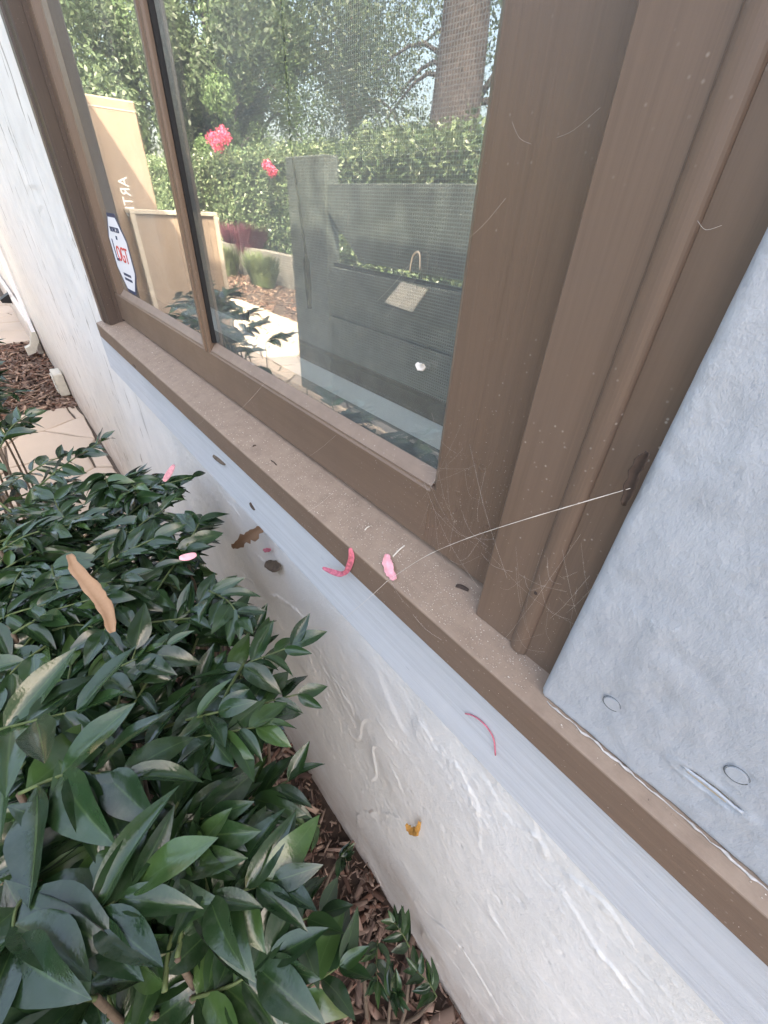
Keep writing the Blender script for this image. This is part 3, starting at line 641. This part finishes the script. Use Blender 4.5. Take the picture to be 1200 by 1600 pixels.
# low planting in front of the wall
def tuft(name, c, r, n, m, label, cat):
    o = empty(name, label, cat, (c[0], c[1], 0)); V = []; F = []
    for i in range(n):
        a = random.uniform(0, 6.28); k = random.random() ** .5; b = Vector((c[0] + r[0] * k * .5 * math.cos(a), c[1] + r[1] * k * .5 * math.sin(a), c[2]))
        e = Vector((c[0] + r[0] * k * math.cos(a), c[1] + r[1] * k * math.sin(a), c[2] + r[2] * random.uniform(.5, 1))); s = Vector((-math.sin(a), math.cos(a), 0)) * .014; q = len(V)
        mid = (b + e) / 2 + Vector((0, 0, .08)); V += [b - s, b + s, mid + s * .9, mid - s * .9, e]; F.append((q, q + 1, q + 2, q + 3)); F.append((q + 3, q + 2, q + 4, q + 4))
    me = bpy.data.meshes.new(name); me.from_pydata([tuple(v) for v in V], [], [f_ if f_[2] != f_[3] else f_[:3] for f_ in F]); kind(obj('blades', me, m, o), 'stuff'); return o
for p, m, lb in (((355, 425), M_grassy, 'grey-green grassy clump below the low garden wall, nearest the cartons'), ((410, 440), M_grassy, 'grey-green grassy clump beside the fence post below the wall')):
    c = mirY(p, 4.1); tuft('grass_clump', (c[0], c[1], 0), (.75, .3, .62), 900, m, lb, 'plant')
c = mirY((365, 370), 4.4); tuft('purple_bush', (c[0], -4.58, .3), (1.3, .22, .75), 1100, M_purple, 'purple-leaved bush on top of the low wall below the blossoms', 'bush')

# trees behind the hedge
def tree(name, label, base, h, crown, trunk_r, nleaf, lsize, m, lean=(0, 0), clumps=16):
    o = empty(name, label, 'tree', base, 'trees behind the hedge'); b = Vector(base)
    topv = b + Vector((lean[0], lean[1], h))
    pts = [b + (topv - b) * t + Vector((math.sin(t * 5) * .12, math.cos(t * 4) * .12, 0)) for t in np.linspace(0, 1, 9)]
    obj('trunk', tube(pts, [trunk_r * (1.25 - t) ** .6 for t in np.linspace(0, 1, 9)], 12), M_bark, o, True)
    P = []; D = []
    for i in range(clumps):
        cc = np.array([b.x + lean[0] * .7, b.y + lean[1] * .7, b.z + crown[3]]) + rng.normal(size=3) * np.array(crown[:3]) * .5
        r_ = np.array(crown[:3]) * random.uniform(.28, .46); p, d_ = blobpts(cc, r_, nleaf // clumps, .25); P.append(p); D.append(d_)
        if i < 7: obj('limb', tube(smoothpts([pts[4], (pts[6] + Vector(cc)) / 2, Vector(cc)], 4), [trunk_r * .4 * (1 - t) + .015 for t in np.linspace(0, 1, 9)], 7), M_bark, o, True)
    leafcloud('crown', np.concatenate(P), np.concatenate(D), lsize, m, o)
tree('oak_tree', 'large tree with a thick dark trunk rising right behind the hedge', (-7.75, -7.9, 0), 8, (4.2, 3.0, 2.2, 7.4), .52, 14000, .10, M_treeleaf)
tree('leafy_tree', 'dense dark tree at the upper left of the right pane', (-19.5, -8.2, 0), 6.5, (4.4, 2.4, 3.4, 5.0), .22, 52000, .16, M_treeleaf)
tree('leafy_tree', 'dense grey-green tree filling the top of the left pane', (-31, -8.5, 0), 8, (9, 3.0, 5.0, 6.0), .28, 60000, .22, M_treeleaf)
tree('leafy_tree', 'bright green young tree just above the pink blossoms', (-16.2, -6.9, 0), 3.6, (1.5, .9, 1.2, 3.0), .09, 9000, .10, M_paleleaf, clumps=10)
tree('leafy_tree', 'pale airy tree left of centre in the right pane', (-18.0, -8.8, 0), 6.0, (2.6, 2.0, 2.8, 4.2), .16, 15000, .11, M_paleleaf, clumps=14)
tree('leafy_tree', 'sparse far tree with sky showing through, behind the thick trunk', (-13.5, -15, 0), 9, (6, 3, 4.5, 6.0), .25, 12000, .15, M_treeleaf, clumps=24)
tree('leafy_tree', 'sparse far tree against the sky left of the thick trunk', (-22, -16, 0), 9, (6.5, 3, 4.5, 6.0), .25, 22000, .16, M_treeleaf, clumps=22)
tree('leafy_tree', 'sparse small-leaved tree right of the thick trunk', (-5, -11.5, 0), 7, (3.6, 2.5, 3.4, 5), .2, 13000, .10, M_treeleaf, clumps=18)

# ================================================================== foreground shrub
def leafmesh(name, wid, fold, curl, twist, wavy):
    nu, nvv = 9, 4; V = []; F = []; UV = []
    for i in range(nu + 1):
        t = i / nu; hw = wid * .5 * (math.sin(math.pi * min(1, t * 1.0) ** .80) ** .85) * (1 - .25 * t) if 0 < t < 1 else (.012 if t == 0 else .002)
        for j in range(nvv + 1):
            s = j / nvv * 2 - 1; z = -curl * t * t + fold * abs(s) * hw + wavy * math.sin(t * 9 + s * 2) * abs(s) * hw
            y = s * hw; c_, s_ = math.cos(twist * t), math.sin(twist * t)
            V.append((t - .10 * curl * t * t, y * c_ - (z + curl * t * t) * s_, z + y * s_)); UV.append((j / nvv, t))
    for i in range(nu):
        for j in range(nvv):
            a = i * (nvv + 1) + j; F.append((a, a + nvv + 1, a + nvv + 2, a + 1))
    me = rawmesh(name, V, F); uv = me.uv_layers.new(name='UVMap'); li = np.zeros(len(me.loops), np.int32); me.loops.foreach_get('vertex_index', li)
    uv.data.foreach_set('uv', np.asarray(UV, np.float32)[li].ravel()); me.materials.append(M_leaf)
    return me, np.asarray(V, np.float32), np.asarray(F, np.int32), np.asarray(UV, np.float32)
LEAFS = [leafmesh('leaf', .46, .35, .22, .1, .10), leafmesh('leaf', .38, .55, .10, -.35, .06), leafmesh('leaf', .48, .2, .35, .3, .12), leafmesh('leaf', .35, .7, .28, -.2, .10), leafmesh('leaf', .50, .28, .15, .45, .08), leafmesh('leaf', .41, .45, -.08, -.5, .15)]
def frame(base, dirv, nrm, L):
    x = Vector(dirv).normalized(); z = Vector(nrm) - x * Vector(nrm).dot(x); z.normalize(); y = z.cross(x)
    return Matrix(((x.x * L, y.x * L, z.x * L, base[0]), (x.y * L, y.y * L, z.y * L, base[1]), (x.z * L, y.z * L, z.z * L, base[2]), (0, 0, 0, 1)))
class Shrub:
    def __init__(s, name, label, loc, cat='shrub'): s.o = empty(name, label, cat, loc); s.leaves = []; s.k = 0
    def leaf(s, b, dv, nv, L):
        b = np.asarray(b, float); tip = b + np.asarray(Vector(dv).normalized()) * L
        for q in (b, tip, (b + tip) / 2):                       # leaves stay in front of the wall and window
            lim = -.055 if q[2] > .96 else -.012
            if q[1] > lim: return
        if np.linalg.norm((b + tip) / 2 - CAM) < .26: return
        s.leaves.append((frame(b, dv, nv, L), random.randrange(len(LEAFS)), depth(b)))
    def sprig(s, P0, P1, n=7, L=.075, rad=.0022, root=True, flatten=.7):
        P0 = Vector(P0); P1 = Vector(P1); ax = (P1 - P0); up = Vector((0, 0, 1)); d0 = ax.normalized()
        side = d0.cross(up); side = side.normalized() if side.length > .1 else Vector((1, 0, 0))
        pts = smoothpts([P0, P0 + ax * .5 + Vector((random.uniform(-.006, .006), random.uniform(-.006, .006), .006)), P1], 5)
        obj('stem', tube(pts, [rad * (1 - .5 * i / (len(pts) - 1)) for i in range(len(pts))], 6), M_stem, s.o, True)
        for i in range(n):
            t = .12 + .88 * i / max(1, n - 1); p = pts[min(len(pts) - 1, int(t * (len(pts) - 1)))]
            sg = 1 if i % 2 else -1; fw = .45 + .55 * t
            for rep in ((sg, -sg) if random.random() < .35 else (sg,)):
                dv = d0 * fw + side * rep * random.uniform(.6, 1.1) + up * random.uniform(-.45, .35)
                nv = up * flatten + Vector((random.gauss(0, .35), random.gauss(0, .35), random.gauss(0, .15))) + d0 * -.15 - side * rep * .15
                s.leaf(p, dv, nv, L * random.uniform(.72, 1.15) * (1 - .25 * t))
        s.leaf(P1, d0 + up * random.uniform(-.1, .3), up + side * random.uniform(-.6, .6), L * random.uniform(.5, .85))
        if root:
            q = P0; rx = q.x + random.uniform(-.08, .08); ry = min(-.16, q.y - random.uniform(.02, .15)); obj('branch', tube(smoothpts([(rx, ry, -.03), ((rx + q.x) / 2 + random.uniform(-.05, .05), min(-.06, (ry + q.y) / 2), q.z * .55), tuple(q)], 5), [.0055 - .0003 * i for i in range(11)], 6), M_twig, s.o, True)
    def build(s, cap=300):
        s.leaves.sort(key=lambda a: a[2] if a[2] > .12 else 9); inv = Matrix.Translation(-s.o.location)
        for mw, k, d_ in s.leaves[:cap]:
            o = bpy.data.objects.new('leaf', LEAFS[k][0]); C.objects.link(o); o.parent = s.o; o.matrix_parent_inverse = inv; o.matrix_basis = mw
        rest = s.leaves[cap:]
        if rest:
            V = []; F = []; UV = []; off = 0
            for mw, k, d_ in rest:
                _, v, f_, uv = LEAFS[k]; m = np.array(mw, np.float32); V.append(v @ m[:3, :3].T + m[:3, 3]); F.append(f_ + off); UV.append(uv); off += len(v)
            me = rawmesh('leaves', np.concatenate(V), np.concatenate(F)); u = me.uv_layers.new(name='UVMap'); li = np.zeros(len(me.loops), np.int32); me.loops.foreach_get('vertex_index', li)
            u.data.foreach_set('uv', np.concatenate(UV)[li].ravel()); kind(obj('leaves', me, M_leaf, s.o), 'stuff')
def px(p, z): return onZ(p, z)
S1 = Shrub('shrub', 'glossy dark green leafy shrub filling the lower left against the wall', (-.5, -.32, 0))
# sprigs that can be made out in the photograph: (start pixel, height) -> (tip pixel, height)
H = [((280, 1415), .92, (425, 1378), .94, 8, .080), ((130, 1445), 1.00, (205, 1392), 1.01, 5, .095), ((215, 1172), .95, (400, 1136), .96, 8, .080),
     ((170, 1160), .93, (212, 1015), .97, 5, .075), ((100, 1090), .95, (260, 1010), .97, 7, .08), ((300, 1080), .90, (455, 1010), .93, 9, .075), ((340, 1130), .90, (465, 1085), .91, 6, .075),
     ((140, 800), .93, (300, 745), .96, 9, .06), ((60, 760), .93, (158, 690), .99, 8, .065), ((0, 700), .95, (40, 650), .99, 6, .075), ((120, 880), .92, (290, 860), .95, 8, .065),
     ((20, 990), .95, (150, 935), .97, 6, .08), ((180, 980), .93, (370, 960), .93, 8, .07), ((0, 860), .95, (110, 820), .97, 6, .075), ((30, 1240), 1.0, (190, 1215), 1.01, 5, .095),
     ((0, 1140), .98, (120, 1110), 1.0, 5, .10), ((330, 1290), .86, (450, 1220), .88, 7, .075), ((240, 1290), .93, (330, 1275), .95, 6, .08), ((60, 1380), 1.0, (20, 1480), 1.02, 5, .11),
     ((380, 1480), .72, (500, 1430), .74, 7, .075), ((300, 1560), .88, (420, 1500), .90, 7, .09), ((430, 1580), .66, (530, 1510), .68, 6, .08), ((150, 1560), .98, (60, 1590), .99, 5, .11), ((200, 1330), .97, (120, 1300), .99, 5, .10)]
for a, za, b, zb, n, L in H: S1.sprig(px(a, za), px(b, zb), n + 2, L * (.80 + .13 * max(0, min(1, (a[1] - 950) / 350))), .0017)
# fill between and beneath them
poly = [(-60, 690), (60, 720), (150, 720), (300, 760), (290, 850), (390, 960), (440, 1020), (450, 1100), (400, 1150), (400, 1230), (370, 1330), (450, 1420), (470, 1600), (-60, 1600)]
def inside(p):
    c_ = False
    for i in range(len(poly)):
        a, b = poly[i], poly[i - 1]
        if (a[1] > p[1]) != (b[1] > p[1]) and p[0] < (b[0] - a[0]) * (p[1] - a[1]) / (b[1] - a[1]) + a[0]: c_ = not c_
    return c_
k = 0
while k < 210:
    p = (random.uniform(-60, 520), random.uniform(690, 1600))
    if not inside(p): continue
    z = random.choice((.92, .88, .84, .78, .70, .60)) + random.uniform(-.02, .02); P = px(p, z); k += 1
    if P[1] > -.085 or P[0] < -1.5 or P[1] < -.62: continue
    if P[1] < -.36: P[2] -= (-.36 - P[1]) * 1.2
    a = random.uniform(0, 6.28); ln = random.uniform(.07, .13); Q = P + np.array([math.cos(a) * ln, math.sin(a) * ln, random.uniform(.0, .05)])
    if Q[1] > -.075: Q[1] = -.08
    if not inside(proj(Q)): Q = P + (P - Q) * .6
    if not inside(proj(Q)): continue
    S1.sprig(P, Q, 7, random.uniform(.050, .072), root=random.random() < .4)
k = 0
while k < 75:
    p = (random.uniform(-40, 330), random.uniform(735, 1010))
    if not inside(p): continue
    z = random.uniform(.86, .955); P = px(p, z); k += 1
    if P[1] > -.09: continue
    a = random.uniform(0, 6.28); Q = P + np.array([math.cos(a) * .08, math.sin(a) * .08, random.uniform(.0, .03)])
    if Q[1] > -.08: Q[1] = -.085
    S1.sprig(P, Q, 8, random.uniform(.052, .068), .0016, root=False)
S1.build()
S2 = Shrub('shrub', 'green shrub at the left edge beside the path, mirrored in left pane', (-1.75, -.5, 0))
for i in range(55):
    P = np.array([random.uniform(-2.3, -1.7), random.uniform(-.60, -.36), random.choice((1.0, .96, .9, .8, .65))]); a = random.uniform(0, 6.28)
    S2.sprig(P, P + np.array([.09 * math.cos(a), .09 * math.sin(a), random.uniform(0, .06)]), 7, .085, root=i % 2 == 0)
S2.build(120)
S3 = Shrub('seedling', 'small pale green seedling in the mulch at the wall foot', (-.06, -.14, 0), 'plant')
for p, zz in (((640, 1480), .22), ((690, 1545), .18), ((610, 1560), .3), ((590, 1470), .25), ((500, 1290), .25), ((530, 1340), .12)):
    P = px(p, zz); P[1] = min(P[1], -.05); a = random.uniform(0, 6.28); S3.sprig(P, P + np.array([.05 * math.cos(a), -.02 + .03 * math.sin(a), .03]), 7, .045, .0015)
S3.build(80)

# ================================================================== litter, petals, cobwebs
def onsill(p, up=.0004):
    q = ray(p); c0 = CAM; k = .2913      # sloped sill top: z = 1.1423 + k*y
    t = (1.1423 + k * c0[1] - c0[2]) / (q[2] - k * q[1]); return c0 + q * t + np.array([0, 0, up])
def strip(name, pts, wid, m, label, cat, lift=.0006, thick=.0004, group=None, ragged=0, fold=.3):
    """a curled leaf or petal along a line of points"""
    P = smoothpts(pts, 5); V = []; F = []; k = len(P)
    for i, p in enumerate(P):
        t = i / (k - 1); d_ = (P[min(i + 1, k - 1)] - P[max(i - 1, 0)]).normalized(); toc = (Vector(CAM) - p).normalized()
        s = d_.cross(toc).normalized(); hw = wid * .5 * max(.06, math.sin(math.pi * (.06 + .88 * t)) ** .6)
        for j in range(5):
            u = j / 4 * 2 - 1; rg = 1 + (ragged * (random.random() - .6) if abs(u) == 1 else 0)
            V.append(p + s * hw * u * rg + toc * (lift + fold * hw * (u * u)))
    for i in range(k - 1):
        for j in range(4): F.append((i * 5 + j, i * 5 + j + 1, i * 5 + j + 6, i * 5 + j + 5))
    o = obj(name, rawmesh(name, [tuple(v) for v in V], F), m); md = o.modifiers.new('s', 'SOLIDIFY'); md.thickness = thick; md.offset = 0
    return tag(o, label, cat, group)
vp = empty('fallen_petal', 'two joined deep pink petals forming a V over the sill edge', 'petal', tuple(onY((540, 897), -.048)))
for pts in (((547, 856), (549, 872), (543, 890), (537, 898)), ((504, 887), (518, 893), (532, 897), (540, 893))):
    o = strip('petal', [tuple(onY(q, -.0488)) for q in pts], .0062, M_petal, '', '', fold=.8); o.parent = vp; o.matrix_parent_inverse = Matrix.Translation(-vp.location); del o['label']; del o['category']
strip('fallen_petal', [tuple(onsill(q)) for q in ((604, 866), (605, 880), (609, 893), (617, 906))], .0095, M_petalpale, 'torn pale pink petal lying on the dusty sill', 'petal', ragged=.35, fold=.7)
strip('fallen_petal', [tuple(px(q, 1.0)) for q in ((272, 726), (264, 740), (256, 752))], (.010), M_petalpale, 'pale pink petal caught on the topmost shrub sprig', 'petal')
strip('fallen_petal', [tuple(px(q, .985)) for q in ((307, 866), (294, 870), (280, 872))], .010, M_petalpale, 'pink petal lying on a shrub leaf beside the wall', 'petal')
strip('dry_leaf', [tuple(px(q, 1.0)) for q in ((108, 866), (120, 890), (145, 920), (165, 950), (176, 988))], .017, M_dryleaf, 'long tan dry leaf lying across the shrub', 'leaf', ragged=.35, fold=.7)
strip('dry_leaf', [tuple(onY(q, -.03)) for q in ((363, 856), (378, 845), (395, 834), (410, 825))], .022, M_dryleaf, 'curled brown dry leaf hanging in cobweb below the apron board', 'leaf', ragged=.7, fold=1.3)
strip('bark_scrap', [tuple(onY(q, -.006)) for q in ((414, 880), (426, 884), (438, 887))], .022, M_twig, 'square brown bark scrap stuck to the white wall', 'scrap', ragged=.3)
strip('red_petal_scrap', [tuple(onY(q, -.006)) for q in ((411, 859), (417, 860), (423, 858))], .008, M_petal, 'tiny dark red petal scrap on the white wall', 'petal', ragged=.6)
strip('husk', [tuple(onY(q, -.006)) for q in ((634, 1288), (642, 1297), (650, 1300), (656, 1284))], .012, M_orange, 'orange husk fragment stuck low on the wall', 'husk', ragged=.7)
tag(obj('plant_thread', tube(smoothpts([tuple(onY(q, -.0385)) for q in ((727, 1115), (738, 1118), (752, 1127), (765, 1142), (772, 1158), (774, 1180))], 4), .0007, 5), M_petal, None, True), 'thin curved red plant thread on the grey-blue apron board', 'thread')
strip('cocoon', [tuple(onY(q, -.0378)) for q in ((333, 711), (342, 717), (352, 726))], .010, M_twig, 'brown cocoon on the apron board under the sill', 'cocoon', fold=-.6)
strip('cocoon', [tuple(onY(q, -.0378)) for q in ((391, 785), (394, 790), (398, 797))], .006, M_dark, 'small black cocoon on the apron board near the dry leaf', 'cocoon', fold=-.6)
strip('dead_insect', [tuple(onsill(q)) for q in ((712, 916), (720, 918), (732, 923))], .0045, M_dark, 'dark dead insect on the sill in the frame corner', 'insect', fold=-.5)
strip('dry_leaf', [tuple(onY(q, -.036)) for q in ((1012, 706), (992, 738), (974, 790))], .005, M_dark, 'dark crumpled leaf wedged beside the grey plank', 'leaf', ragged=.6, fold=.8)
strip('straw', [tuple(onY(q, .0085)) for q in ((640, 425), (645, 400), (655, 395), (656, 422))], .0012, M_rawwood, 'bent straw stuck on the right pane above the card', 'straw')
strip('dead_moth', [tuple(onY(q, .0095)) for q in ((650, 568), (657, 574), (663, 570))], .006, M_silk, 'tiny pale moth stuck low on the right pane', 'moth', ragged=.6)
for i, (p, q) in enumerate((((570, 829), (577, 823)), ((614, 870), (632, 853)), ((424, 720), (432, 727)), ((395, 698), (400, 696)), ((208, 570), (212, 574)))):
    a, b = onsill(p), onsill(q); tag(obj('debris_bit', tube([tuple(a), tuple((a + b) / 2 + np.array([0, 0, .001])), tuple(b)], .0007, 5), M_dark if i in (2, 3, 4) else M_silk), ['pale bent fibre on the sill above the V petals', 'pale fibre touching the torn pink petal on the sill', 'dark curved dropping on the sill halfway along', 'tiny dark crumb on the sill nearer the mullion', 'reddish speck on the sill edge at the far end'][i], 'debris')

webs = empty('spider_web', 'dusty cobweb strands strung across the window corner and plank', 'cobweb', (-.1, -.03, 1.14))
bm = bmesh.new()
tube(smoothpts([tuple(onY((985, 763), -.037)), tuple(onY((900, 788), -.045)), tuple(onY((800, 818), -.055)), tuple(onY((720, 845), -.054)), tuple(onY((660, 872), -.052)), tuple(onY((605, 908), -.050))], 5), [.00012 + .00014 * random.random() ** 2 for i in range(26)], 5, bm)
tube(smoothpts([tuple(onY((605, 908), -.050)), tuple(onY((570, 940), -.054)), tuple(onY((540, 965), -.0425))], 4), .00016, 4, bm)
obj('main_strand', bm, M_silk, webs, True)
bm = bmesh.new()
for i in range(26): pass
knots = [((680, 765), -.003), ((720, 800), -.002), ((700, 740), -.002), ((640, 820), -.002), ((745, 905), -.004), ((760, 800), -.002), ((690, 840), -.003), ((770, 870), -.029), ((800, 1000), -.030), ((850, 960), -.030), ((905, 930), -.030), ((860, 1040), -.030), ((930, 870), -.030), ((880, 900), -.035), ((700, 640), -.002), ((735, 690), -.002)]
KP = [onY(p, y) for p, y in knots]
for i in range(230):
    a, b = random.sample(range(len(KP)), 2); A, B = KP[a], KP[b]
    if np.linalg.norm(A - B) > .055: continue
    j = lambda: rng.normal(0, .020, 3) * np.array([1, .15, 1]); A = A + j(); B = B + j(); A[1] = min(A[1], -.002 if A[0] < -.118 else -.027); B[1] = min(B[1], -.002 if B[0] < -.118 else -.027)
    Mi = (A + B) / 2 + np.array([0, -.002, -.010 * random.random()]); tube(smoothpts([tuple(A), tuple(Mi), tuple(B)], 4), random.uniform(.00002, .000045), 3, bm)
for p, q, y0, y1 in (((415, 597), (375, 640), -.002, -.0545), ((412, 600), (370, 645), -.002, -.05), ((525, 680), (480, 715), -.002, -.002), ((655, 395), (590, 470), .0095, .0095), ((660, 420), (600, 500), .0095, .0095), ((320, 655), (300, 668), -.054, -.056), ((870, 215), (938, 168), -.002, -.028), ((800, 190), (830, 225), -.002, -.002), ((1090, 345), (1128, 352), -.026, -.026), ((735, 370), (790, 310), -.002, -.002), ((480, 800), (520, 770), -.0545, -.03), ((645, 960), (690, 1000), -.055, -.055), ((610, 905), (640, 950), -.0565, -.0565)):
    A, B = onY(p, y0), onY(q, y1); tube(smoothpts([tuple(A), tuple((A + B) / 2 + np.array([0, -.001, -.002])), tuple(B)], 4), random.uniform(.00003, .00006), 4, bm)
kind(obj('fine_strands', bm, M_silk, webs, True), 'stuff')
# specks of dust and frass
V = []; F = []
def speck(P, s):
    o = len(V); P = np.asarray(P)
    for q in ((1, 0, 0), (-.6, .8, 0), (-.5, -.8, .1), (.1, 0, .9)): V.append(P + np.array(q) * s * rng.uniform(.6, 1.4, 3))
    F.extend([(o, o + 1, o + 3), (o + 1, o + 2, o + 3), (o + 2, o, o + 3), (o, o + 2, o + 1)])
for i in range(2600):
    x = -.05 - abs(rng.normal(0, .22)) if i % 3 else rng.uniform(-1.33, .2); y = rng.uniform(-.044, -.002)
    if x > -.117 and y > -.021: continue
    if x > -.05 and y > -.037: continue
    speck((x, y, 1.1424 + .2913 * y), rng.uniform(.0002, .0007) * (1.3 if x < -.5 else 1))
for i in range(800):
    p = (rng.normal(720, 60), rng.normal(790, 70)); P = onY(p, -.0004)
    if P[0] > -.114 or P[2] < 1.151 or P[2] > 1.5: continue
    if P[0] < -.199 and P[2] > 1.203: continue
    speck(P, rng.uniform(.0001, .0004))
for i in range(170):
    x = rng.uniform(-.108, -.045); z = 1.14 + abs(rng.normal(0, .06)); speck((x, -.0203 if x < -.079 else (-.0247 if x < -.068 else -.0203), z), rng.uniform(.0001, .0003))
for i in range(160): speck((rng.uniform(-.5, .15), -.0473, rng.uniform(1.100, 1.125)), rng.uniform(.0001, .0003))
dsk = obj('dust_specks', rawmesh('dust_specks', V, F, False), M_speck); kind(dsk, 'stuff'); dsk['label'] = 'pale dust specks and crumbs scattered over the sill and frame'; dsk['category'] = 'dust'
